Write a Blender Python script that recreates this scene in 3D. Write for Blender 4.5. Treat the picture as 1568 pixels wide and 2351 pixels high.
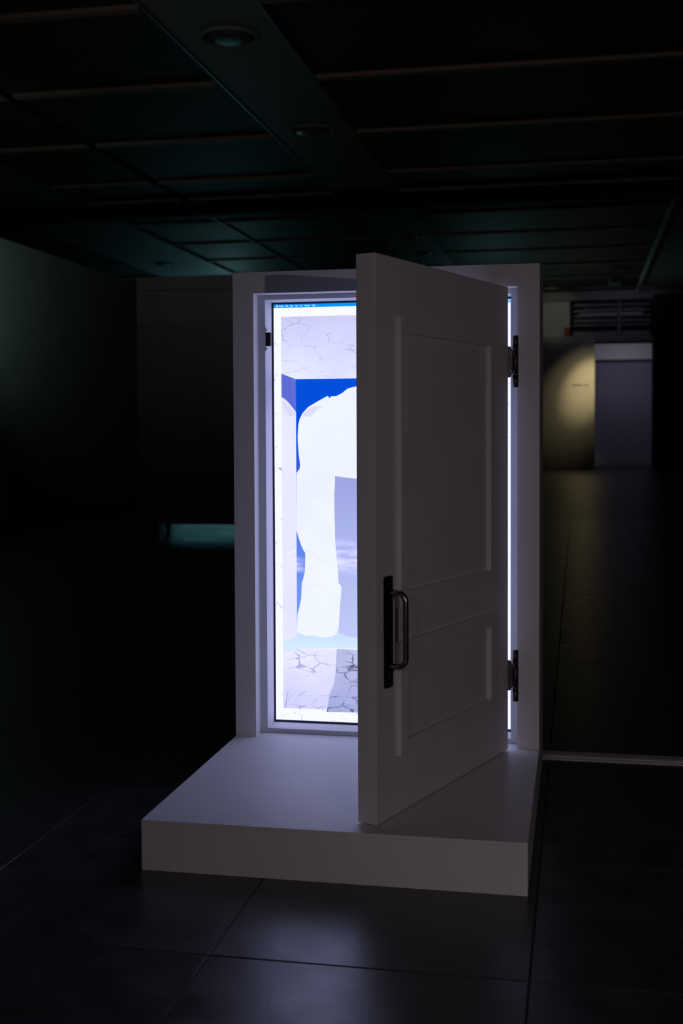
import bpy, bmesh, math, random
from mathutils import Vector, Matrix
from mathutils.geometry import tessellate_polygon
random.seed(7)
for o in list(bpy.data.objects):
    bpy.data.objects.remove(o, do_unlink=True)
scene = bpy.context.scene
col = scene.collection

# ------------------------------------------------------------------ camera
CAM = Vector((0.9720, -2.5570, 0.99))
YAW, PITCH, ROLL, FPX, PX, PY = -0.1948, -0.0330, -0.0045, 2754.62, 784.0, 1086.02
def cam_basis():
    fw = Vector((math.sin(YAW), math.cos(YAW), 0)); r = Vector((math.cos(YAW), -math.sin(YAW), 0)); u = Vector((0, 0, 1))
    f2 = fw*math.cos(PITCH)+u*math.sin(PITCH); u2 = u*math.cos(PITCH)-fw*math.sin(PITCH)
    return r*math.cos(ROLL)+u2*math.sin(ROLL), u2*math.cos(ROLL)-r*math.sin(ROLL), f2
CR, CU, CF = cam_basis()
cd = bpy.data.cameras.new('camera'); cam = bpy.data.objects.new('camera', cd); col.objects.link(cam)
cam.matrix_world = Matrix.Translation(CAM) @ Matrix((CR, CU, -CF)).transposed().to_4x4()
cd.sensor_fit = 'VERTICAL'; cd.sensor_height = 36.0; cd.sensor_width = 24.0
cd.lens = FPX/2351*36; cd.shift_y = -(1175.5-PY)/2351; cd.clip_start = 0.05; cd.clip_end = 200
cd.dof.use_dof = True; cd.dof.focus_distance = 3.2; cd.dof.aperture_fstop = 4.5
scene.camera = cam
def ray(x, y): return CF + CR*((x-PX)/FPX) - CU*((y-PY)/FPX)
def on_y(x, y, Y):
    d = ray(x, y); return CAM + d*((Y-CAM.y)/d.y)
def on_z(x, y, Z):
    d = ray(x, y); return CAM + d*((Z-CAM.z)/d.z)
def on_x(x, y, X):
    d = ray(x, y); return CAM + d*((X-CAM.x)/d.x)

# ------------------------------------------------------------------ world, exposure
w = bpy.data.worlds.new('world'); scene.world = w; w.use_nodes = True
w.node_tree.nodes['Background'].inputs[0].default_value = (0.55, 0.62, 0.85, 1)
w.node_tree.nodes['Background'].inputs[1].default_value = 0.0006
vs = scene.view_settings
vs.view_transform = 'Standard'; vs.look = 'None'; vs.exposure = 0.0; vs.gamma = 1.0; vs.use_curve_mapping = False

# ------------------------------------------------------------------ lamps of the gallery and added fills
def lamp(name, kind, loc, power, color, target=None, **kw):
    ld = bpy.data.lights.new(name, kind); ld.energy = power; ld.color = color
    for k, v in kw.items(): setattr(ld, k, v)
    o = bpy.data.objects.new(name, ld); col.objects.link(o); o.location = loc
    if target is not None:
        o.rotation_euler = (Vector(target)-Vector(loc)).to_track_quat('-Z', 'Y').to_euler()
    return o
# small exhibit lamp standing beside the photographer: throws the hard shadows of door and handle
lamp('exhibit_lamp', 'POINT', (1.952, -2.56, 1.181), 20.0, (1.0, 0.84, 0.92), shadow_soft_size=0.008)
# gallery spotlight behind the photographer, its beam on the right half of the plinth
lamp('gallery_spot_light', 'SPOT', (0.4, -8.0, 2.6), 80, (1.0, 0.81, 0.82), (1.42, 0.0, 0.2), spot_size=math.radians(20), spot_blend=1.0, shadow_soft_size=0.45)
# added soft warm fill from behind the photographer, no known source
lamp('front_fill', 'AREA', (-1.6, -8.7, 2.2), 8, (1.0, 0.85, 0.82), (0.6, 0.0, 1.2), shape='RECTANGLE', size=5.0, size_y=2.6)
lamp('ceiling_bar_fill', 'SPOT', (0.2, -6.5, 2.7), 150, (1.0, 0.84, 0.72), (-0.8, 11.0, 5.5), spot_size=math.radians(34), spot_blend=1.0, shadow_soft_size=0.2)  # added warm fill that brightens the ceiling bars from the front
lamp('ceiling_strip_fill', 'SPOT', (-2.9, 3.0, 0.9), 20, (1.0, 0.86, 0.80), (-2.3, 10.0, 5.6), spot_size=math.radians(80), spot_blend=1.0, shadow_soft_size=0.2)  # added fill out of view on the left, lifts the near ceiling strip
# amber spotlight on the text wall
lamp('wall_text_spot_light', 'SPOT', (2.4, 28.5, 4.80), 430, (1.0, 0.79, 0.40), (1.22, 31.0, 2.25), spot_size=math.radians(22), spot_blend=1.0, shadow_soft_size=0.05)
lamp('wall_text_wash_light', 'SPOT', (2.4, 28.4, 4.80), 115, (1.0, 0.82, 0.46), (1.10, 31.0, 2.15), spot_size=math.radians(34), spot_blend=1.0, shadow_soft_size=0.05)
# dim lamp in the recess behind the doorway
lamp('recess_lamp', 'AREA', (2.2, 32.0, 3.35), 6.0, (0.74, 0.70, 1.0), (2.2, 34.2, 1.4), shape='RECTANGLE', size=1.3, size_y=0.4)
lamp('shelf_fill', 'AREA', (1.9, 30.2, 4.5), 0.75, (0.80, 0.74, 1.0), (1.8, 31.8, 4.05), shape='RECTANGLE', size=1.8, size_y=0.15)  # added dim lilac fill for the shelf boards, no fitting there
lamp('upper_wall_lamp', 'SPOT', (0.2, 29.6, 4.75), 6.5, (0.90, 1.0, 0.80), (0.35, 31.6, 4.1), spot_size=math.radians(60), spot_blend=0.8, shadow_soft_size=0.1)
# green glow over the partition on the left, its source out of view
lamp('green_glow_lamp', 'SPOT', (-4.1, 8.0, 2.5), 26, (0.58, 1.0, 0.80), (-5.42, 9.6, 2.9), spot_size=math.radians(96), spot_blend=1.0, shadow_soft_size=0.12)
lamp('teal_ceiling_lamp', 'SPOT', (-7.7, 27.0, 3.5), 17, (0.45, 0.97, 1.0), (-7.7, 25.9, 4.9), spot_size=math.radians(150), spot_blend=1.0, shadow_soft_size=0.3)
lamp('teal_ceiling_fill', 'SPOT', (-1.2, 27.8, 2.2), 34, (0.40, 0.95, 0.95), (0.8, 26.3, 4.9), spot_size=math.radians(140), spot_blend=1.0, shadow_soft_size=0.3)  # added ambient teal fill for the ceiling at far right
lamp('blue_floor_fill', 'SPOT', (4.1, 28.4, 4.5), 160, (0.70, 0.84, 1.0), (3.85, 28.2, 0.0), spot_size=math.radians(15), spot_blend=1.0, shadow_soft_size=0.1)  # added spot standing in for a cool reflection on the floor

# ------------------------------------------------------------------ material helpers
def lin(c):
    return tuple((v/255/12.92 if v/255 <= .04045 else ((v/255+.055)/1.055)**2.4) for v in c)
def mat(name, color, rough=0.5, metal=0.0, spec=0.5, vary=0.0, vscale=8.0, bump=0.0, bscale=60.0, rvary=0.0, aniso_noise=None):
    m = bpy.data.materials.new(name); m.use_nodes = True; nt = m.node_tree; b = nt.nodes['Principled BSDF']
    b.inputs['Base Color'].default_value = (*color, 1); b.inputs['Roughness'].default_value = rough
    b.inputs['Metallic'].default_value = metal; b.inputs['Specular IOR Level'].default_value = spec
    tc = nt.nodes.new('ShaderNodeTexCoord')
    if vary > 0 or rvary > 0:
        n = nt.nodes.new('ShaderNodeTexNoise'); n.inputs['Scale'].default_value = vscale; n.inputs['Detail'].default_value = 6
        nt.links.new(tc.outputs['Object'], n.inputs['Vector'])
        if vary > 0:
            r = nt.nodes.new('ShaderNodeMapRange'); r.inputs[1].default_value = 0.3; r.inputs[2].default_value = 0.7
            r.inputs[3].default_value = 1-vary; r.inputs[4].default_value = 1+vary
            nt.links.new(n.outputs['Fac'], r.inputs[0])
            mx = nt.nodes.new('ShaderNodeVectorMath'); mx.operation = 'SCALE'; mx.inputs[0].default_value = color
            nt.links.new(r.outputs[0], mx.inputs['Scale']); nt.links.new(mx.outputs[0], b.inputs['Base Color'])
        if rvary > 0:
            r2 = nt.nodes.new('ShaderNodeMapRange'); r2.inputs[1].default_value = 0.3; r2.inputs[2].default_value = 0.7
            r2.inputs[3].default_value = rough-rvary; r2.inputs[4].default_value = rough+rvary
            nt.links.new(n.outputs['Fac'], r2.inputs[0]); nt.links.new(r2.outputs[0], b.inputs['Roughness'])
    if bump > 0:
        n2 = nt.nodes.new('ShaderNodeTexNoise'); n2.inputs['Scale'].default_value = bscale; n2.inputs['Detail'].default_value = 4
        nt.links.new(tc.outputs['Object'], n2.inputs['Vector'])
        bp = nt.nodes.new('ShaderNodeBump'); bp.inputs['Strength'].default_value = bump; bp.inputs['Distance'].default_value = 0.002
        nt.links.new(n2.outputs['Fac'], bp.inputs['Height']); nt.links.new(bp.outputs[0], b.inputs['Normal'])
    return m
M = {}
M['white'] = mat('matt_white_paint', (0.72, 0.72, 0.73), 0.55, spec=0.35, vary=0.03, vscale=5, bump=0.05, bscale=180)

M['deck'] = mat('scuffed_white_paint', (0.72, 0.72, 0.73), 0.5, spec=0.35, vary=0.04, vscale=3.5, bump=0.04, bscale=120)
M['black_metal'] = mat('black_powder_coat', (0.007, 0.007, 0.008), 0.45, metal=0.0, spec=0.3, bump=0.05, bscale=400)
M['bronze'] = mat('dark_bronze_metal', (0.40, 0.34, 0.31), 0.24, metal=1.0, vary=0.1, vscale=40)
M['hinge'] = mat('dark_hinge_bronze', (0.11, 0.094, 0.086), 0.48, metal=1.0, vary=0.1, vscale=40)
M['steel'] = mat('brushed_steel', (0.55, 0.55, 0.56), 0.3, metal=1.0, vary=0.08, vscale=60)
M['bezel'] = mat('black_bezel_plastic', (0.01, 0.011, 0.016), 0.35)
M['tile'] = mat('charcoal_stone_tile', (0.046, 0.046, 0.049), 0.31, spec=0.5, vary=0.30, vscale=9, bump=0.10, bscale=120, rvary=0.05)
M['grout'] = mat('grout', (0.030, 0.030, 0.031), 0.85, vary=0.2, vscale=30)
M['floor_far'] = mat('dark_stone_floor', (0.020, 0.020, 0.021), 0.34, vary=0.3, vscale=4, bump=0.2, bscale=9)
M['wall_dark'] = mat('dark_grey_wall_paint', (0.34, 0.345, 0.345), 0.8, spec=0.2, vary=0.05, vscale=3)
M['wall_pale'] = mat('pale_wall_paint', (0.62, 0.61, 0.58), 0.8, spec=0.2, vary=0.04, vscale=2)
M['wall_black'] = mat('black_wall_paint', (0.012, 0.012, 0.013), 0.7, spec=0.3, vary=0.1, vscale=3)
M['movable'] = mat('charcoal_fabric_panel', (0.30, 0.29, 0.31), 0.85, spec=0.2, vary=0.08, vscale=5, bump=0.1, bscale=300)
M['panel'] = mat('grey_ceiling_panel', (0.28, 0.28, 0.285), 0.55, spec=0.4, vary=0.05, vscale=2)
M['bar'] = mat('painted_ceiling_bar', (0.28, 0.225, 0.18), 0.6, spec=0.3, vary=0.1, vscale=3)
M['beam'] = mat('black_beam_paint', (0.006, 0.006, 0.007), 0.7, spec=0.2)
M['trim'] = mat('satin_metal_trim', (0.42, 0.44, 0.46), 0.4, metal=0.7)
M['lens'] = mat('frosted_lamp_lens', (0.10, 0.10, 0.105), 0.35, spec=0.5)
M['cover'] = mat('grey_cable_cover', (0.66, 0.65, 0.68), 0.5, metal=0.0, vary=0.08, vscale=20)
M['red'] = mat('red_plastic', (0.55, 0.02, 0.015), 0.4)
M['glass_dark'] = mat('dark_window_glass', (0.010, 0.010, 0.016), 0.12, spec=0.5)
M['slat'] = mat('grey_shelf_board', (0.30, 0.29, 0.33), 0.6)
M['recess'] = mat('lilac_grey_wall', (0.34, 0.33, 0.40), 0.8, spec=0.2, vary=0.04, vscale=2)
M['rubber'] = mat('black_rubber', (0.012, 0.012, 0.012), 0.6)
M['print'] = mat('dark_wall_lettering', (0.10, 0.09, 0.08), 0.7)
# expanded metal mesh ceiling: fine relief only
def mesh_mat():
    m = mat('expanded_mesh_ceiling', (0.035, 0.034, 0.033), 0.6, spec=0.3)
    nt = m.node_tree; b = nt.nodes['Principled BSDF']; tc = nt.nodes.new('ShaderNodeTexCoord')
    mp = nt.nodes.new('ShaderNodeMapping'); mp.inputs['Scale'].default_value = (14, 22, 1); nt.links.new(tc.outputs['Object'], mp.inputs[0])
    v = nt.nodes.new('ShaderNodeTexVoronoi'); v.inputs['Scale'].default_value = 1; v.inputs['Randomness'].default_value = 0.25
    nt.links.new(mp.outputs[0], v.inputs['Vector'])
    cr = nt.nodes.new('ShaderNodeValToRGB'); cr.color_ramp.elements[0].position = 0.30; cr.color_ramp.elements[0].color = (0.006, 0.006, 0.006, 1)
    cr.color_ramp.elements[1].position = 0.45; cr.color_ramp.elements[1].color = (0.06, 0.055, 0.05, 1)
    nt.links.new(v.outputs['Distance'], cr.inputs[0]); nt.links.new(cr.outputs[0], b.inputs['Base Color'])
    bp = nt.nodes.new('ShaderNodeBump'); bp.inputs['Strength'].default_value = 0.5; bp.inputs['Distance'].default_value = 0.01
    nt.links.new(v.outputs['Distance'], bp.inputs['Height']); nt.links.new(bp.outputs[0], b.inputs['Normal'])
    return m
M['mesh'] = mesh_mat()

# ------------------------------------------------------------------ object helpers
def link(name, me, m, parent=None):
    o = bpy.data.objects.new(name, me); col.objects.link(o)
    if m is not None and not me.materials: me.materials.append(m)
    if parent is not None: o.parent = parent
    return o
def tag(o, label=None, cat=None, group=None, kind=None):
    if label: o['label'] = label
    if cat: o['category'] = cat
    if group: o['group'] = group
    if kind: o['kind'] = kind
    return o
def empty(name, loc, label, cat, group=None, rot=None):
    o = bpy.data.objects.new(name, None); col.objects.link(o); o.location = loc; o.empty_display_size = 0.1
    if rot: o.rotation_euler = rot
    return tag(o, label, cat, group)
def bm_mesh(bm, name, smooth=False):
    bmesh.ops.recalc_face_normals(bm, faces=bm.faces)
    me = bpy.data.meshes.new(name); bm.to_mesh(me); bm.free()
    if smooth:
        for p in me.polygons: p.use_smooth = True
    return me
def box_bm(x0, x1, y0, y1, z0, z1, bev=0.0, bm=None, seg=2):
    own = bm is None
    b = bmesh.new()
    bmesh.ops.create_cube(b, size=1)
    for v in b.verts:
        v.co = Vector(((x0+x1)/2+v.co.x*(x1-x0), (y0+y1)/2+v.co.y*(y1-y0), (z0+z1)/2+v.co.z*(z1-z0)))
    if bev > 0: bmesh.ops.bevel(b, geom=b.edges[:], offset=bev, segments=seg, affect='EDGES', profile=0.5)
    if own: return b
    me = bpy.data.meshes.new('t'); b.to_mesh(me); b.free(); bm.from_mesh(me); bpy.data.meshes.remove(me)
    return bm
def box(name, x0, x1, y0, y1, z0, z1, m, parent=None, bev=0.0):
    return link(name, bm_mesh(box_bm(x0, x1, y0, y1, z0, z1, bev), name), m, parent)
def cyl_bm(bm, p0, p1, r0, r1=None, n=24, cap=True):
    r1 = r0 if r1 is None else r1
    p0 = Vector(p0); p1 = Vector(p1); ax = (p1-p0).normalized(); a = ax.orthogonal().normalized(); c = ax.cross(a)
    A = []; B = []
    for i in range(n):
        t = 2*math.pi*i/n; d = a*math.cos(t)+c*math.sin(t)
        A.append(bm.verts.new(p0+d*r0)); B.append(bm.verts.new(p1+d*r1))
    for i in range(n):
        j = (i+1) % n; bm.faces.new((A[i], A[j], B[j], B[i])).smooth = True
    if cap: bm.faces.new(A[::-1]); bm.faces.new(B)
    return bm
def tube_bm(bm, pts, r, n=16):
    rings = []; pts = [Vector(p) for p in pts]
    t0 = (pts[1]-pts[0]).normalized(); a = t0.orthogonal().normalized()
    for i, p in enumerate(pts):
        t = (pts[min(i+1, len(pts)-1)]-pts[max(i-1, 0)]).normalized()
        a = (a-t*a.dot(t)).normalized(); c = t.cross(a)
        rings.append([bm.verts.new(p+(a*math.cos(2*math.pi*k/n)+c*math.sin(2*math.pi*k/n))*r) for k in range(n)])
    for i in range(len(rings)-1):
        for k in range(n):
            bm.faces.new((rings[i][k], rings[i][(k+1) % n], rings[i+1][(k+1) % n], rings[i+1][k])).smooth = True
    bm.faces.new(rings[0][::-1]); bm.faces.new(rings[-1])
    return bm
def lathe_bm(bm, prof, n=40, flip=1):          # prof: (r, z) about the z axis
    rows = []
    for r, z in prof:
        rows.append([bm.verts.new((r*math.cos(2*math.pi*k/n), r*math.sin(2*math.pi*k/n), z)) for k in range(n)] if r > 1e-6 else [bm.verts.new((0, 0, z))])
    for A, B in zip(rows, rows[1:]):
        for k in range(n):
            k2 = (k+1) % n
            q = [A[k % len(A)], A[k2 % len(A)], B[k2 % len(B)], B[k % len(B)]]
            u = []
            for v in q:
                if v not in u: u.append(v)
            if len(u) >= 3: bm.faces.new(u).smooth = True
    return bm

# ================================================================== STRUCTURE
ZC = 4.89
TS = 0.6026; TX0 = 0.2851; TY0 = -0.3993; TD = 0.6138          # tile pitch and seam origin
NX0, NX1, NY0, NY1 = -9, 6, -3, 19
fx0, fx1 = TX0+NX0*TS, TX0+NX1*TS; fy0, fy1 = TY0+NY0*TD, TY0+NY1*TD
bm = bmesh.new()
def quad(x0, x1, y0, y1, z): bm.faces.new([bm.verts.new(p) for p in ((x0, y0, z), (x1, y0, z), (x1, y1, z), (x0, y1, z))])
XL, XR, YB, YF = -14.0, 12.0, -9.0, 37.0
quad(XL, fx0, YB, YF, 0); quad(fx1, XR, YB, YF, 0); quad(fx0, fx1, YB, fy0, 0); quad(fx0, fx1, fy1, YF, 0)
floor = link('floor', bm_mesh(bm, 'floor'), M['floor_far']); tag(floor, 'dark polished stone floor of the gallery', kind='structure')
bm = bmesh.new(); quad(fx0, fx1, fy0, fy1, -0.0022)
link('grout_bed', bm_mesh(bm, 'grout_bed'), M['grout'], floor)
def tile_ok(i, j):                               # only tiles the picture or a step beside it shows
    y = TY0+(j+.5)*TD; x = TX0+(i+.5)*TS
    d = (y-CAM.y)
    if d < 0.9: return abs(x-CAM.x) < 2.2
    lo = CAM.x-0.50*d-1.0; hi = CAM.x+0.10*d+1.0
    return lo < x < hi
tile_me = bm_mesh(box_bm(-TS/2+.0013, TS/2-.0013, -TD/2+.0013, TD/2-.0013, -0.008, 0, 0.0016, seg=1), 'tile')
cells = [(i, j) for j in range(NY0, NY1) for i in range(NX0, NX1)]
near = sorted([c for c in cells if tile_ok(*c)], key=lambda c: (TX0+(c[0]+.5)*TS-CAM.x)**2+(TY0+(c[1]+.5)*TD-CAM.y)**2)[:298]
nearset = set(near)
for i, j in near:
    o = link('tile', tile_me, M['tile'], floor)
    o.location = (TX0+(i+.5)*TS, TY0+(j+.5)*TD, random.uniform(-.0004, .0004)); o.rotation_euler = (random.uniform(-.0006, .0006), random.uniform(-.0006, .0006), 0)
bm = bmesh.new()
for i, j in cells:
    if (i, j) not in nearset:
        x = TX0+(i+.5)*TS; y = TY0+(j+.5)*TD
        quad(x-TS/2+.0013, x+TS/2-.0013, y-TD/2+.0013, y+TD/2-.0013, 0)
tag(link('tile_field', bm_mesh(bm, 'tile_field'), M['tile'], floor), kind='stuff')

ceiling = box('ceiling', XL, XR, YB, YF, ZC, ZC+.1, M['mesh']); tag(ceiling, 'black expanded metal mesh ceiling', kind='structure')
strips = [(-9.0, -7.2), (-2.885, -1.875), (2.57, 4.4)]
for x0, x1 in strips:
    for y0, y1 in ((1.0, 16.93), (17.28, 33.0)):
        p = box('ceiling_panel', x0, x1, y0, y1, ZC-.03, ZC, M['panel'], ceiling)
        for xe in (x0-.035, x1+.015):
            box('edge_trim', xe, xe+.02, y0, y1, ZC-.045, ZC, M['trim'], p)
for x0, y0, y1, mk in ((-5.47, 3.0, 16.93, 'beam'), (-5.47, 17.28, 33.0, 'panel')):
    box('ceiling_rail', x0, x0+.035, y0, y1, ZC-.04, ZC, M[mk], ceiling)
segs = [(-7.13, -5.5), (-5.38, -2.95), (-1.83, 2.49), (-13.0, -9.06)]
for ys in ((5.53, 7.95, 10.37, 12.79, 15.21, 16.62), (18.70, 21.05, 23.35, 25.7, 28.05, 30.4)):
    for y in ys:
        for x0, x1 in segs:
            box('ceiling_bar', x0, x1, y-.06, y+.06, ZC-.045, ZC, M['bar'], ceiling)
box('ceiling_fascia', 2.50, 2.535, 17.28, 31.3, ZC-.15, ZC, M['wall_pale'], ceiling)
box('ceiling_fascia', -7.165, -7.14, 17.28, 31.3, ZC-.06, ZC, M['wall_pale'], ceiling)
beam = box('trim_1', XL+.1, XR-.1, 16.95, 17.25, ZC-.215, ZC-.001, M['beam']); tag(beam, 'black downstand beam crossing the ceiling', kind='structure')
box('beam_edge_trim', -7.6, -3.0, 17.25, 17.262, ZC-.213, ZC-.203, M['trim'], beam)

def struct(name, x0, x1, y0, y1, z0, z1, m, label):
    return tag(box(name, x0, x1, y0, y1, z0, z1, m), label, kind='structure')
struct('wall_left', -5.62, -5.42, 4.0, 15.6, 0, 3.21, M['wall_dark'], 'dark grey partition wall lit green at its top')
struct('wall_front', XL, XR, YB, YB+.1, 0, ZC, M['wall_black'], 'black gallery wall behind the photographer')
struct('wall_far', XL, XR, YF-.1, YF, 0, ZC, M['wall_black'], 'black end wall of the gallery')
struct('wall_right', XR-.1, XR, YB+.1, YF-.1, 0, ZC, M['wall_black'], 'black side wall of the gallery')
struct('wall_outer_left', XL, XL+.1, YB+.1, YF-.1, 0, ZC, M['wall_black'], 'black side wall beyond the partition')
# far text wall with doorway
wb = struct('wall_back', -1.6, 1.41, 31.0, 31.4, 0, 3.62, M['wall_pale'], 'text wall with an amber pool of spotlight')
struct('wall_column', 2.945, 6.5, 30.6, 31.4, 0, 4.66, M['wall_black'], 'black wall block beside the far doorway')
struct('wall_lintel', 1.41, 2.945, 31.0, 31.4, 3.47, 3.62, M['wall_dark'], 'dark lintel over the far doorway')
rc = struct('wall_recess', 0.9, 3.6, 34.0, 34.2, 0, 3.6, M['recess'], 'lilac grey wall seen through the far doorway')
box('recess_head_board', 1.0, 3.5, 33.6, 34.0, 3.12, 3.58, M['wall_pale'], rc)
box('recess_base_board', 1.0, 3.5, 33.86, 34.0, 0.0, 0.22, M['wall_dark'], rc)
struct('wall_upper', -1.6, 0.735, 31.5, 31.7, 3.45, 4.63, M['wall_pale'], 'pale wall above the text wall')
struct('trim_2', -3.0, 7.0, 31.35, 31.95, 4.64, 4.88, M['wall_dark'], 'grey fascia under the far ceiling')
# upper gallery window with shelves
wn = tag(bpy.data.objects.new('window_1', None), 'upper gallery opening with horizontal shelf boards', kind='structure'); col.objects.link(wn); wn.location = (1.86, 31.6, 3.62)
def wbox(name, x0, x1, y0, y1, z0, z1, m): return box(name, x0-1.86, x1-1.86, y0-31.6, y1-31.6, z0-3.62, z1-3.62, m, wn)
wbox('window_back', 0.80, 2.94, 31.90, 31.94, 3.62, 4.64, M['glass_dark'])
wbox('window_frame', 0.74, 0.80, 31.52, 31.94, 3.62, 4.63, M['wall_black'])
for z, h in ((4.50, .07), (4.34, .06), (4.20, .05), (4.06, .07), (3.95, .05), (3.66, .14)):
    for x0, x1 in ((0.82, 2.02), (2.14, 2.92)):
        wbox('shelf_board', x0, x1, 31.72, 31.88, z, z+h, M['slat'])
wbox('mullion', 2.04, 2.12, 31.66, 31.72, 3.64, 4.62, M['slat'])
# doorway lettering on the wall
lt = link('wall_lettering', bm_mesh(box_bm(0.80, 1.08, 30.997, 31.0, 2.27, 2.30), 'wall_lettering'), M['print'], wb)
link('wall_lettering', bm_mesh(box_bm(1.14, 1.25, 30.997, 31.0, 2.27, 2.295), 'wall_lettering'), M['print'], wb)

# ================================================================== PLINTH
W, D, S, HT, YK = .8686, .7694, .1155, 1.4513, 1.0940
pl = empty('plinth', (W/2, .55, 0), 'low white painted plinth the door cabinet stands on', 'plinth')
def pbox(name, x0, x1, y0, y1, z0, z1, m, bev=.0012): return box(name, x0-W/2, x1-W/2, y0-.55, y1-.55, z0, z1, m, pl, bev)
pbox('deck_board', 0, W, 0, YK, S-.009, S, M['deck'])
pbox('front_panel', .0002, W-.0002, .0002, .018, 0, S-.0092, M['white'])
pbox('side_panel', .0003, .018, .0185, YK-.0185, 0, S-.0092, M['white'])
pbox('side_panel', W-.018, W-.0003, .0185, YK-.0185, 0, S-.0092, M['white'])
pbox('back_panel', .0003, W-.0003, YK-.018, YK-.0003, 0, S-.0092, M['white'])

# ================================================================== DOOR CABINET
OX0, OX1, OZ1, RD = .0613, .8072, 1.3902, .0531
YR = D+RD; YS = .9035; IX0, IX1, IZ0, IZ1 = .0816, .7880, .1297, 1.3770
cb = empty('door_cabinet', (W/2, .93, S), 'white cabinet with a half open panelled door standing on the plinth', 'cabinet')
def cbox(name, x0, x1, y0, y1, z0, z1, m=None, bev=.0008): return box(name, x0-W/2, x1-W/2, y0-.93, y1-.93, z0-S, z1-S, m or M['white'], cb, bev)
cbox('stile', 0, OX0, D, YR, S, HT); cbox('stile', OX1, W, D, YR, S, HT)
cbox('head_rail', OX0, OX1, D, YR, OZ1, HT, bev=0)
cbox('rebate_board', 0, IX0, YR, YS+.02, S, HT); cbox('rebate_board', IX1, W, YR, YS+.02, S, HT)
cbox('rebate_board', IX0, IX1, YR, YS+.02, IZ1, HT); cbox('rebate_board', IX0, IX1, YR, YS+.02, S, IZ0-.0006)
cbox('side_panel', 0, .018, YS+.02, YK-.012, S, HT); cbox('side_panel', W-.018, W, YS+.02, YK-.012, S, HT)
cbox('top_panel', .018, W-.018, YS+.02, YK-.012, HT-.018, HT); cbox('back_panel', 0, W, YK-.012, YK, S, HT)
# magnetic catch on the left reveal
a0 = on_x(609, 766, IX0); a1 = on_x(621, 797, IX0)
y0, y1, z0, z1 = a0.y, a1.y, 1.2445, 1.2835
ct = cbox('magnetic_catch', IX0, IX0+.0145, y0+.002, y0+.020, z0, z1, M['black_metal'], .0012); ct['label'] = 'black magnetic catch block'
for zz, sg in ((z1+.008, 1), (z0-.008, -1)):
    b = bmesh.new(); box_bm(IX0-W/2, IX0-W/2+.0025, y0-.93, y0-.93+.012, zz-.0075-S, zz+.0075-S, .0008, b)
    e = link('catch_ear', bm_mesh(b, 'catch_ear'), M['steel'], ct); e.parent = ct
    b = bmesh.new(); cyl_bm(b, (IX0-W/2+.0025, y0-.93+.006, zz-S), (IX0-W/2+.004, y0-.93+.006, zz-S), .0035, .0025, 12)
    link('screw', bm_mesh(b, 'screw'), M['black_metal'], ct)

# ---- door leaf (origin at the outer hinge corner; +X of the part = along the leaf to the free edge, -Y = outer face normal)
HX, HY, ANG, DW, DT, DZ0, DZ1 = .7843, .7453, 1.2282, .7431, .0480, .1193, 1.3857
# leaf frame: local x = dv, local y = n(outer), z up
dvx, dvy = -math.cos(ANG), -math.sin(ANG); nx, ny = math.sin(ANG), -math.cos(ANG)
door = link('door', bpy.data.meshes.new('door_leaf'), None, cb); door['label'] = 'half open white door leaf with two framed panels'
def DP(u, t, z):                                        # point on the door in cabinet space
    return Vector((HX-W/2+dvx*u+nx*t, HY-.93+dvy*u+ny*t, z-S))
def door_mesh(bm, name, smooth=False):
    for v in bm.verts: v.co = DP(v.co.x, v.co.y, v.co.z)
    return bm_mesh(bm, name)
nb = box_bm(0, DW, -DT, 0, DZ0, DZ1, .0012); door.data = door_mesh(nb, 'door_leaf'); door.data.materials.append(M['white'])
PR = .012
def moulding(u0, u1, z0, z1, wd):
    # four mitred boards standing proud of the leaf
    o4 = [(u0, z0), (u1, z0), (u1, z1), (u0, z1)]; i4 = [(u0+wd, z0+wd), (u1-wd, z0+wd), (u1-wd, z1-wd), (u0+wd, z1-wd)]
    for k in range(4):
        q = [o4[k], o4[(k+1) % 4], i4[(k+1) % 4], i4[k]]
        b = bmesh.new()
        lo = [b.verts.new((u, 0.0001, z)) for u, z in q]; hi = [b.verts.new((u, PR, z)) for u, z in q]
        b.faces.new(lo); b.faces.new(hi)
        for m_ in range(4): b.faces.new((lo[m_], lo[(m_+1) % 4], hi[(m_+1) % 4], hi[m_]))
        link('moulding', door_mesh(b, 'moulding'), M['white'], door)
moulding(.106, .6440, .5925, 1.2525, .0355)
moulding(.106, .6475, .2520, .5145, .0340)
# pull handle
b = bmesh.new()
U0, U1, ZA, ZB, RR = .6705, .7085, .4175, .6695, .006
out = []
for cx_, cz_, a0_ in ((U1-RR, ZB-RR, 0), (U0+RR, ZB-RR, 90), (U0+RR, ZA+RR, 180), (U1-RR, ZA+RR, 270)):
    for k in range(5):
        a = math.radians(a0_+k*22.5); out.append((cx_+RR*math.cos(a), cz_+RR*math.sin(a)))
lo = [b.verts.new((u, .0001, z)) for u, z in out]; hi = [b.verts.new((u, .0035, z)) for u, z in out]
b.faces.new(lo); b.faces.new(hi)
for k in range(len(out)): b.faces.new((lo[k], lo[(k+1) % len(out)], hi[(k+1) % len(out)], hi[k]))
o = link('handle_plate', door_mesh(b, 'handle_plate'), M['black_metal'], door); o['label'] = 'black handle back plate'
b = bmesh.new(); UG, TG, ZT, ZL, CRR = .6895, .046, .6335, .4665, .020
path = [(UG, .0035, ZT), (UG, .012, ZT), (UG, TG-CRR, ZT)]
path += [(UG, TG-CRR+CRR*math.sin(a), ZT-CRR+CRR*math.cos(a)) for a in [math.radians(k*11.25) for k in range(1, 8)]]
path += [(UG, TG, ZT-CRR-.0001), (UG, TG, (ZT+ZL)/2), (UG, TG, ZL+CRR)]
path += [(UG, TG-CRR+CRR*math.cos(a), ZL+CRR-CRR*math.sin(a)) for a in [math.radians(k*11.25) for k in range(1, 8)]]
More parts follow.
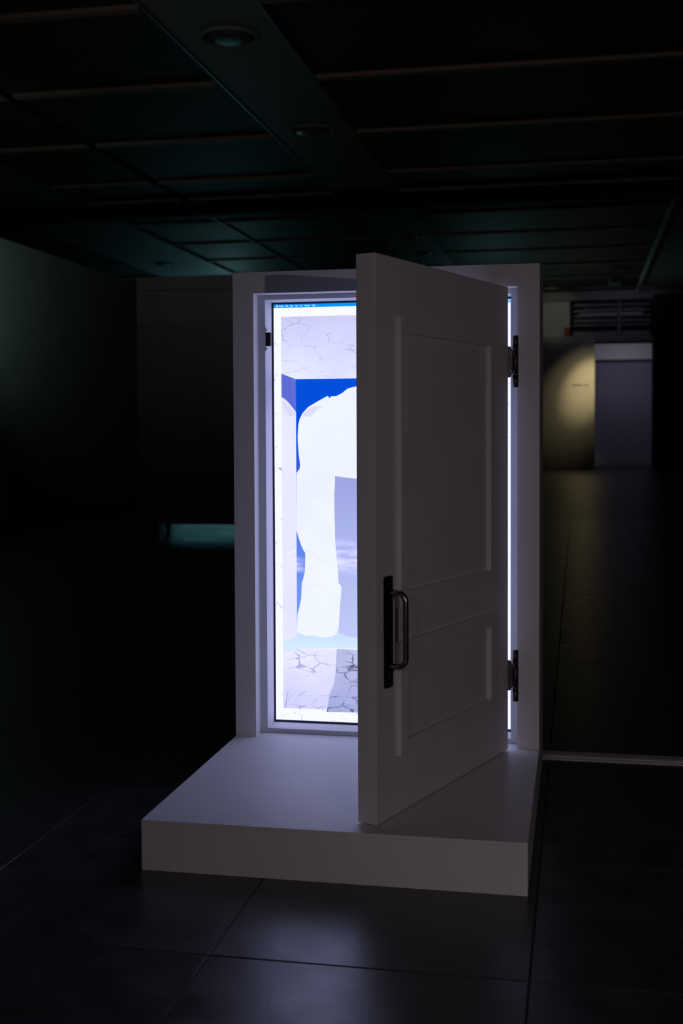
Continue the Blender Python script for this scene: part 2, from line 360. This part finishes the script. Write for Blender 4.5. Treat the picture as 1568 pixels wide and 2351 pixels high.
path += [(UG, TG-CRR, ZL), (UG, .012, ZL), (UG, .0035, ZL)]
tube_bm(b, path, .0066, 20)
o = link('handle_grip', door_mesh(b, 'handle_grip'), M['bronze'], door); o['label'] = 'dark bronze bar of the pull handle'
for zz in (.652, .4365):
    b = bmesh.new(); cyl_bm(b, (UG, .0035, zz), (UG, .0048, zz), .0042, .003, 16)
    link('screw', door_mesh(b, 'screw'), M['bronze'], door)
# hinges: barrel with three knuckles, leaf plate wrapping to the door corner
def hinge(py0, pk0, pk1, py1):
    Yh = .752
    ax = on_y(1183.4, (py0+py1)/2, Yh); zt, zk1, zk0, zb = [on_y(1183.4, p, Yh).z for p in (py0, pk0, pk1, py1)]
    X, Yq = ax.x-W/2, Yh-.93; r = .0078
    first = None
    for za, zb_ in ((zt, zk1), (zk1, zk0), (zk0, zb)):
        b = bmesh.new(); cyl_bm(b, (X, Yq, za-.0008-S), (X, Yq, zb_+.0008-S), r, r, 24)
        k = link('hinge_knuckle', bm_mesh(b, 'hinge_knuckle'), M['hinge'], cb)
        if first is None: first = k; k['label'] = 'dark bronze hinge barrel'
        b = bmesh.new(); cyl_bm(b, (X, Yq, za-.0008-S), (X, Yq, za+.0008-S), r*.9, r*.9, 20)
        link('hinge_ring', bm_mesh(b, 'hinge_ring'), M['steel'], k)
    # leaf from barrel to door
    b = bmesh.new()
    P0 = Vector((X, Yq+r*.55, 0)); P1 = DP(-.0005, -.022, S); P1.z = 0
    d = (P1-P0).normalized(); nn = Vector((-d.y, d.x, 0))*.0015
    prof = [(0, zk0+.002), (.24, zk0+.002), (.29, zk0-.003), (.36, zk0-.007), (1.0, zk0-.009), (1.0, zk1+.009), (.36, zk1+.007), (.29, zk1+.003), (.24, zk1-.002), (0, zk1-.002)]
    L = (P1-P0).length
    lo = [b.verts.new(P0+d*(t*L)+nn+Vector((0, 0, z-S))) for t, z in prof]; hi = [b.verts.new(P0+d*(t*L)-nn+Vector((0, 0, z-S))) for t, z in prof]
    b.faces.new(lo); b.faces.new(hi)
    for k in range(10): b.faces.new((lo[k], lo[(k+1) % 10], hi[(k+1) % 10], hi[k]))
    lf = link('hinge_leaf', bm_mesh(b, 'hinge_leaf'), M['hinge'], cb)
    for zz in (zk1-.010, zk0+.010):
        q = P0+d*(L*.34); nrm = Vector((d.y, -d.x, 0)); 
        if nrm.y > 0: nrm = -nrm
        b = bmesh.new(); cyl_bm(b, q+nrm*.0014+Vector((0, 0, zz-S)), q+nrm*.0026+Vector((0, 0, zz-S)), .0022, .0015, 12)
        link('screw', bm_mesh(b, 'screw'), M['steel'], lf)
hinge(771, 801, 860, 890)
hinge(1492, 1523, 1580, 1610)

# ================================================================== DISPLAY SCREEN
BX0, BX1, BZ0, BZ1 = .0832, .7866, .1305, 1.3762
ds = empty('display_screen', ((BX0+BX1)/2, YS, BZ0), 'tall lit display screen set upright inside the white cabinet', 'screen')
SC = Vector(((BX0+BX1)/2, YS, BZ0))
def sl(v): return Vector(v)-SC
b = bmesh.new(); AX0, AX1, AZ0, AZ1 = .0869, .7829, .1355, 1.3718
for x0, x1, z0, z1 in ((BX0, AX0, BZ0, BZ1), (AX1, BX1, BZ0, BZ1), (AX0, AX1, BZ0, AZ0), (AX0, AX1, AZ1, BZ1)):
    box_bm(x0-SC.x, x1-SC.x, -.003, .018, z0-SC.z, z1-SC.z, 0, b)
o = link('bezel', bm_mesh(b, 'bezel'), M['bezel'], ds); o['label'] = 'thin black bezel'
GAIN = 1.05
def emat(name, c0, c1=None, z0=0, z1=1, cracks=None, mottle=0.0, mscale=8.0, streak=0.0, clouds=None):
    """lit screen picture; c0/c1 linear colours at z0/z1 (local height), cracks=(scale,width,strength,colour)"""
    m = bpy.data.materials.new(name); m.use_nodes = True; nt = m.node_tree; N = nt.nodes; L = nt.links
    b = N['Principled BSDF']; b.inputs['Base Color'].default_value = (.01, .01, .01, 1); b.inputs['Roughness'].default_value = 0.35; b.inputs['Specular IOR Level'].default_value = 0.08
    tc = N.new('ShaderNodeTexCoord'); sp = N.new('ShaderNodeSeparateXYZ'); L.new(tc.outputs['Object'], sp.inputs[0])
    mp = N.new('ShaderNodeMapRange'); mp.inputs[1].default_value = z0; mp.inputs[2].default_value = z1; L.new(sp.outputs[2], mp.inputs[0])
    mx = N.new('ShaderNodeMix'); mx.data_type = 'RGBA'; mx.inputs[6].default_value = (*c0, 1); mx.inputs[7].default_value = (*(c1 or c0), 1); L.new(mp.outputs[0], mx.inputs[0])
    cur = mx.outputs[2]
    def mixin(fac, colr):
        nonlocal cur
        q = N.new('ShaderNodeMix'); q.data_type = 'RGBA'; L.new(fac, q.inputs[0]); L.new(cur, q.inputs[6]); q.inputs[7].default_value = (*colr, 1); cur = q.outputs[2]
    def noise(scale, vec=(1, 1, 1), detail=5):
        mm = N.new('ShaderNodeMapping'); mm.inputs['Scale'].default_value = vec; L.new(tc.outputs['Object'], mm.inputs[0])
        n = N.new('ShaderNodeTexNoise'); n.inputs['Scale'].default_value = scale; n.inputs['Detail'].default_value = detail; L.new(mm.outputs[0], n.inputs['Vector']); return n
    def rng(sock, a, b_, lo, hi):
        r = N.new('ShaderNodeMapRange'); r.inputs[1].default_value = a; r.inputs[2].default_value = b_; r.inputs[3].default_value = lo; r.inputs[4].default_value = hi; L.new(sock, r.inputs[0]); return r.outputs[0]
    if mottle: mixin(rng(noise(mscale).outputs['Fac'], .42, .68, 0, mottle), tuple(v*.62 for v in c0))
    if streak: mixin(rng(noise(14, (14, 1, .6)).outputs['Fac'], .45, .7, 0, streak), tuple(v*.55 for v in c0))
    if clouds:
        zc0, zc1, cc = clouds
        up = rng(sp.outputs[2], zc0, zc0+(zc1-zc0)*.3, 0, 1); dn = rng(sp.outputs[2], zc1-(zc1-zc0)*.4, zc1, 1, 0)
        nn = rng(noise(9, (1, 1, 4.2), 7).outputs['Fac'], .42, .60, 0, .95)
        p1 = N.new('ShaderNodeMath'); p1.operation = 'MULTIPLY'; L.new(up, p1.inputs[0]); L.new(dn, p1.inputs[1])
        p2 = N.new('ShaderNodeMath'); p2.operation = 'MULTIPLY'; L.new(p1.outputs[0], p2.inputs[0]); L.new(nn, p2.inputs[1]); mixin(p2.outputs[0], cc)
    if cracks:
        sc, wd, st, cc, vz = cracks[:5]; mk0 = cracks[5] if len(cracks) > 5 else .45
        mm = N.new('ShaderNodeMapping'); mm.inputs['Scale'].default_value = (1, 1, vz); L.new(tc.outputs['Object'], mm.inputs[0])
        dn = N.new('ShaderNodeTexNoise'); dn.inputs['Scale'].default_value = sc*1.3; dn.inputs['Detail'].default_value = 4; L.new(mm.outputs[0], dn.inputs['Vector'])
        ad = N.new('ShaderNodeVectorMath'); ad.operation = 'MULTIPLY_ADD'; L.new(dn.outputs['Color'], ad.inputs[0]); ad.inputs[1].default_value = (.5/sc,)*3; L.new(mm.outputs[0], ad.inputs[2])
        v = N.new('ShaderNodeTexVoronoi'); v.feature = 'DISTANCE_TO_EDGE'; v.inputs['Scale'].default_value = sc; L.new(ad.outputs[0], v.inputs['Vector'])
        f = rng(v.outputs['Distance'], 0, wd, st, 0)
        msk = rng(noise(sc*.9, (1, 1, 1), 3).outputs['Fac'], mk0, mk0+.12, 0.0, 1)
        p = N.new('ShaderNodeMath'); p.operation = 'MULTIPLY'; L.new(f, p.inputs[0]); L.new(msk, p.inputs[1]); mixin(p.outputs[0], cc)
    L.new(cur, b.inputs['Emission Color']); b.inputs['Emission Strength'].default_value = GAIN
    return m
BL = 1.85                                                   # the panel's white is bluish and clips in the photograph
def E_(c): r = lin(c); return (r[0]*1.0, r[1]*1.0, r[2]*(1+(BL-1)*min(1, r[0]**4*1.3)))
def P(x, y): q = on_y(x, y, YS-.0005); return (q.x, q.z)
PL0, PL1 = .1091, .7610; PZ0, PZ1 = .1709, 1.3352           # picture window
layer = [0]
def patch(name, pts, m):
    layer[0] += 1
    yy = -.0006-.00004*layer[0]
    co = [Vector((x-SC.x, yy, z-SC.z)) for x, z in pts]
    tri = tessellate_polygon([[Vector((c.x, c.z, 0)) for c in co]])
    me = bpy.data.meshes.new(name); me.from_pydata([tuple(c) for c in co], [], [tuple(t) for t in tri]); me.update()
    return link(name, me, m, ds)
def zl(y, x=700): return P(x, y)[1]-SC.z
ink = lin((60, 60, 85))
o = patch('screen_panel', [(AX0, AZ0), (AX1, AZ0), (AX1, AZ1), (AX0, AZ1)], emat('wallpaper_white', E_((244, 247, 255)), cracks=(30, .030, .85, ink, 1.0, .54)))
o['label'] = 'white marbled desktop background'
zbar = 1.3616
patch('menu_bar', [(AX0, zbar), (AX1, zbar), (AX1, AZ1), (AX0, AZ1)], emat('menu_bar_blue', lin((0, 146, 246))))['label'] = 'bright blue menu bar'
def mir(x): return PL0+PL1-x
xc, zcn = P(679.5, 870.5); zlft = P(645.5, 858)[1]
patch('picture_ceiling', [(PL0, zlft), (xc, zcn), (mir(xc), zcn), (PL1, zlft), (PL1, PZ1), (PL0, PZ1)],
      emat('cracked_plaster_lit', E_((230, 234, 248)), E_((204, 204, 228)), zl(872), zl(735), cracks=(13, .022, .6, lin((120, 120, 150)), 1.9), mottle=.30, mscale=7))['label'] = 'pale cracked plaster at the picture top'
zsh = P(648, 1473)[1]; zshc = P(681, 1462)[1]; xw = P(681, 1300)[0]
patch('picture_side_wall', [(PL0, zsh), (xw, zshc), (xc, zcn), (PL0, zlft)], emat('side_wall_violet', lin((96, 108, 214)), lin((92, 104, 214)), zl(900), zl(950), streak=.4))
patch('picture_side_shape', [P(645.8, 911), P(655, 917), P(663, 925), P(672, 936), P(679.7, 946), (xw, zshc), (PL0, zsh)],
      emat('side_shape_white', E_((228, 230, 250)), E_((230, 233, 250)), zl(1400), zl(950), mottle=.22, mscale=7))
patch('picture_side_fold', [P(646, 920), P(656, 924), P(666, 934), P(679.5, 950), P(679.5, 953), P(665, 955), P(655, 944)], emat('fold_lilac', E_((214, 214, 240))))
zfl = P(750, 1464)[1]
patch('picture_back_wall', [(xw, zfl), (mir(xw), zfl), (mir(xc), zcn), (xc, zcn)],
      emat('sky_blue', lin((118, 152, 240)), lin((0, 76, 214)), zl(1400), zl(1020), clouds=(zl(1322), zl(1275), E_((222, 222, 242)))))['label'] = 'deep blue sky of the picture'
zb2 = P(650, 1497)[1]
zu = P(690, 1440)[1]
patch('picture_shadow_strip', [(PL0, zb2), P(690, 1489), P(818, 1489), (mir(P(690, 1489)[0]), zb2), (PL1, zb2), (PL1, zsh), (mir(xw), zshc), (mir(xw), zu), (xw, zu), (xw, zshc), (PL0, zsh)],
      emat('pale_blue_strip', E_((212, 231, 250)), E_((200, 224, 250)), zl(1490), zl(1462)))
patch('picture_ground', [(PL0, PZ0), (PL1, PZ0), (PL1, zb2), (mir(P(690, 1489)[0]), P(690, 1489)[1]), P(690, 1489), (PL0, zb2)],
      emat('cracked_ground_pale', E_((212, 212, 240)), E_((230, 231, 248)), zl(1630), zl(1500), cracks=(15, .035, .75, lin((110, 110, 150)), 2.2), mottle=.2, mscale=9))
patch('picture_ground_shade', [P(750, 1634), (PL1-.05, PZ0), (PL1-.05, P(773, 1490)[1]), P(773, 1490), P(770.5, 1545), P(766, 1572), P(757, 1592)],
      emat('cracked_ground_lilac', lin((166, 174, 226)), E_((190, 194, 226)), zl(1630), zl(1500), cracks=(17, .06, .9, lin((40, 40, 80)), 2.0), mottle=.3, mscale=12))
patch('picture_ground_sliver', [P(654, 1625), P(656, 1625), P(663, 1580), P(660, 1592)], emat('sliver_blue', lin((140, 146, 220))))
# light violet field between the two white columns
patch('picture_inner_sky', [P(745, 1090), (mir(P(745, 1090)[0]), P(745, 1090)[1]), (mir(P(745, 1440)[0]), P(745, 1440)[1]), (mir(P(777, 1452)[0]), P(777, 1452)[1]), (mir(P(800, 1462)[0]), P(800, 1462)[1]), P(840, 1467), P(800, 1462), P(777, 1452), P(745, 1440)],
      emat('inner_sky', lin((190, 200, 246)), lin((154, 163, 224)), zl(1450), zl(1100), clouds=(zl(1325), zl(1232), E_((226, 226, 244))), mottle=.12, mscale=5))
fig = [(836, 884), (818, 887), (798, 892), (786, 902), (773, 909), (760, 910), (757, 914), (752, 909), (730, 921), (708, 934), (695, 948), (688, 962), (685, 975), (683.5, 1000), (683.5, 1012),
       (686, 1045), (689, 1066), (688, 1076), (681, 1086), (681, 1218), (686, 1236), (692, 1253), (696, 1262), (700.5, 1269), (701, 1277), (700, 1312), (697, 1325), (693, 1340), (691.5, 1375), (686, 1400), (683, 1412),
       (682, 1450), (700, 1459), (725, 1460.5), (742, 1463.5), (762, 1461.5), (772, 1456), (777, 1447), (778, 1432), (781, 1390), (784, 1348), (782, 1344), (777, 1338), (776.5, 1318), (773, 1280), (769.5, 1240), (768, 1180), (767.5, 1135), (769, 1110), (769, 1093), (790, 1096), (836, 1101)]
FP = [P(*q) for q in fig]
FR = [(mir(x), z) for x, z in FP]
patch('picture_figure', FP+FR[::-1], emat('figure_white', E_((238, 243, 254)), E_((236, 241, 254)), zl(1450), zl(900), mottle=.16, mscale=6))['label'] = 'plain white cut-out form'
patch('picture_figure_fold', [P(697, 948), P(708, 937), P(722, 932), P(742, 934), P(728, 940), P(712, 958), P(702, 955), P(693, 958)], emat('fold_shade', E_((216, 218, 240))))
fd = emat('fold_line_shade', E_((234, 236, 250)))
for q in ([(682, 1152), (690, 1156), (701, 1166), (712, 1180), (704, 1178), (694, 1166), (682, 1158)], [(702, 1262), (716, 1264), (728, 1272), (742, 1288), (756, 1296), (740, 1293), (724, 1279), (712, 1271), (701, 1270)], [(696, 1352), (714, 1345), (736, 1341), (752, 1342), (734, 1345), (714, 1350), (697, 1357)], [(654, 1278), (664, 1268), (680, 1261), (680, 1265), (666, 1273)]):
    patch('picture_fold', [P(*v) for v in q], fd)
# menu words
def text(name, s, x, z, h, m, parent):
    cu = bpy.data.curves.new('txt', 'FONT'); cu.body = s; cu.size = h; cu.resolution_u = 3; cu.offset = h*.012
    t = bpy.data.objects.new('txt', cu); col.objects.link(t)
    dg = bpy.context.evaluated_depsgraph_get(); me = bpy.data.meshes.new_from_object(t.evaluated_get(dg))
    bpy.data.objects.remove(t); bpy.data.curves.remove(cu)
    mn = min(v.co.x for v in me.vertices)
    for v in me.vertices: v.co = Vector((v.co.x-mn+x-SC.x, -.0030, v.co.y+z-SC.z))
    me.materials.clear()
    return link(name, me, m, parent)
wt = emat('menu_letter_white', (.95, .97, 1.2))
def word(s, px0, px1, py):
    x0, zz = P(px0, py); x1, _ = P(px1, py)
    o = text('menu_word', s, x0, 1.3645, .0066, wt, ds)
    xs = [v.co.x for v in o.data.vertices]; k = (x1-x0)/(max(xs)-min(xs)); x_ = min(xs)
    for v in o.data.vertices: v.co.x = x_+(v.co.x-x_)*k
for s, a, c in (('Finder', 641, 652), ('File', 656, 662.5), ('Edit', 667, 673), ('View', 678, 685), ('Go', 690, 695), ('Window', 699.5, 712), ('Help', 716.5, 724.5)):
    word(s, a, c, 703)
word('18:', 1166.5, 1173.5, 684)
# small white fruit mark and pointer at the start of the bar
b = bmesh.new(); lx, lz = P(636.4, 703.2); lz = 1.3664
pts = [(.0022*math.cos(a)*(1+.10*math.cos(2*a)), .0026*math.sin(a)*(1-.12*math.cos(4*a))) for a in [2*math.pi*k/20 for k in range(20)]]
pts = [(x-(.0007 if x > .0014 and abs(z) < .0010 else 0), z) for x, z in pts]
b.faces.new([b.verts.new((lx+x-SC.x, -.0030, lz+z-SC.z)) for x, z in pts])
b.faces.new([b.verts.new((lx+x-SC.x, -.0030, lz+z-SC.z)) for x, z in ((.0000, .0028), (.0014, .0031), (.0016, .0045), (.0003, .0042))])
link('menu_mark', bm_mesh(b, 'menu_mark'), wt, ds)
b = bmesh.new(); px_, pz_ = P(631.5, 702)
b.faces.new([b.verts.new((px_+x-SC.x, -.0031, 1.3690+z-SC.z)) for x, z in ((0, 0), (.0026, -.0026), (.0014, -.0028), (.0020, -.0046), (.0012, -.0049), (.0006, -.0031), (0, -.0036))])
link('pointer', bm_mesh(b, 'pointer'), emat('pointer_black', (.002, .002, .004)), ds)
# housing behind the panel
o = box('housing', BX0-SC.x, BX1-SC.x, .0185, .055, BZ0-SC.z, BZ1-SC.z, M['bezel'], ds)

# ================================================================== CABLE COVER ON THE FLOOR
cc = empty('cable_cover', (1.9, 1.145, 0), 'grey ribbed cable cover lying on the floor behind the cabinet', 'cable cover')
b = bmesh.new()
prof = [(-.048, 0), (-.048, .003), (-.040, .006), (-.036, .006), (-.034, .0045), (-.031, .0045), (-.029, .0075), (-.018, .0095), (.018, .0095), (.030, .0075), (.048, .002), (.048, 0)]
A = [b.verts.new((-1.25, y, z)) for y, z in prof]; B = [b.verts.new((1.8, y, z)) for y, z in prof]
for k in range(len(prof)): b.faces.new((A[k], A[(k+1) % len(prof)], B[(k+1) % len(prof)], B[k]))
b.faces.new(A); b.faces.new(B)
link('cover_body', bm_mesh(b, 'cover_body'), M['cover'], cc)
for xx in (-.25, .75):
    b = bmesh.new(); box_bm(xx, xx+.003, -.047, .047, .0005, .0099, 0, b); link('cover_joint', bm_mesh(b, 'cover_joint'), M['rubber'], cc)

# ================================================================== MOVABLE PARTITION ON CASTORS
mp = empty('movable_partition', (-2.15, 9.0, 0), 'charcoal movable partition on castors before the left wall', 'partition')
def mbox(name, x0, x1, y0, y1, z0, z1, m, par=None, bev=.004): return box(name, x0+2.15, x1+2.15, y0-9.0, y1-9.0, z0, z1, m, par or mp, bev)
mbox('panel_board', -3.30, -1.0, 8.70, 9.28, .112, 2.40, M['movable'])
mbox('top_board', -3.30, -1.0, 8.70, 9.28, 2.405, 2.535, M['movable'])
mbox('base_rail', -3.20, -1.1, 8.95, 9.03, .085, .112, M['black_metal'])
for x in (-3.16, -1.15):
    for y in (8.80, 9.18):
        b = bmesh.new(); X, Y_ = x+2.15, y-9.0
        cyl_bm(b, (X-.012, Y_, .04), (X+.012, Y_, .04), .04, .04, 20)
        k = link('castor', bm_mesh(b, 'castor'), M['rubber'], mp)
        b = bmesh.new(); box_bm(X-.022, X-.014, Y_-.02, Y_+.02, .035, .105, .002, b); box_bm(X+.014, X+.022, Y_-.02, Y_+.02, .035, .105, .002, b); box_bm(X-.03, X+.03, Y_-.03, Y_+.03, .103, .112, .002, b)
        link('castor_fork', bm_mesh(b, 'castor_fork'), M['black_metal'], k)

# ================================================================== ADDED TEAL GLOW BOARD FAR BEHIND
pj = empty('teal_glow_board', (-8.9, 29.5, 0), 'added teal glowing board on two legs, out of view at the far end of the hall', 'screen')  # unseen glowing board, added to throw teal light on floor and ceiling
box('glow_frame', -1.4, 1.4, .02, .10, .95, 2.25, M['black_metal'], pj, .005)
tm = emat('teal_glow', (.20, .70, .85), (.26, .85, 1.0), .9, 2.25, mottle=.4, mscale=.8)
b = bmesh.new(); b.faces.new([b.verts.new(v) for v in ((-1.3, .0, 1.05), (1.3, .0, 1.05), (1.3, .0, 2.15), (-1.3, .0, 2.15))]); link('glow_face', bm_mesh(b, 'glow_face'), tm, pj)
for sx in (-1.1, 1.1): box('support_leg', sx-.04, sx+.04, .10, .16, 0, 1.9, M['black_metal'], pj, .004)

# ================================================================== CEILING DOWNLIGHTS
def downlight(x, y, z, r, label, group):
    t = empty('ceiling_downlight', (x, y, z), label, 'downlight', group)
    k = r/.30
    b = lathe_bm(bmesh.new(), [(.30*k, 0), (.30*k, -.012), (.285*k, -.022), (.262*k, -.022), (.25*k, -.010), (.25*k, -.0005), (.30*k, -.0005)]); link('trim_ring', bm_mesh(b, 'trim_ring'), M['panel'], t)
    b = lathe_bm(bmesh.new(), [(.25*k, -.001), (0, -.001)]); link('recess_plate', bm_mesh(b, 'recess_plate'), M['beam'], t)
    b = lathe_bm(bmesh.new(), [(.205*k, -.0015), (.205*k, -.020), (.195*k, -.030), (.12*k, -.040), (0, -.044)]); link('lens', bm_mesh(b, 'lens'), M['lens'], t)
    return t
ZP = ZC-.03
downlight(-2.372, 8.84, ZP, .30, 'large round ceiling downlight two bars before the black beam', 'ceiling downlights')
downlight(-2.372, 12.52, ZP, .30, 'large round ceiling downlight next before the black beam', 'ceiling downlights')
for yy, wd in ((20.95, 'first round downlight behind the black beam on the grey ceiling strip'), (23.2, 'second round downlight behind the black beam on the grey ceiling strip'), (25.4, 'third round downlight behind the black beam, just over the door')):
    downlight(-2.30, yy, ZP, .29, wd, 'ceiling downlights')
downlight(-8.25, 23.5, ZP, .25, 'round downlight on the teal lit ceiling panel over the partition', 'ceiling downlights')

# ================================================================== FAR WALL FITTINGS
fb = empty('fire_alarm_box', (.66, 31.5, 3.80), 'small red fire alarm box on the pale upper wall', 'alarm box')
box('housing', -.075, .055, -.09, 0, -.12, .10, M['red'], fb, .008); box('back_plate', .056, .10, -.05, 0, -.11, .09, M['black_metal'], fb, .004)
pr = empty('hanging_projector', (on_y(1413, 690, 27.0).x, 27.0, ZC), 'dark projector hanging from the ceiling before the far shelves', 'projector')
b = bmesh.new(); cyl_bm(b, (0, 0, 0), (0, 0, -.18), .02, .02, 14); link('drop_rod', bm_mesh(b, 'drop_rod'), M['wall_dark'], pr)
box('body', -.14, .14, -.20, .20, -.36, -.18, M['wall_dark'], pr, .015)
b = bmesh.new(); cyl_bm(b, (.05, -.20, -.27), (.05, -.24, -.27), .045, .04, 18); link('lens', bm_mesh(b, 'lens'), M['lens'], pr)
box('side_handle', -.165, -.145, -.05, .05, -.42, -.26, M['wall_pale'], pr, .004)
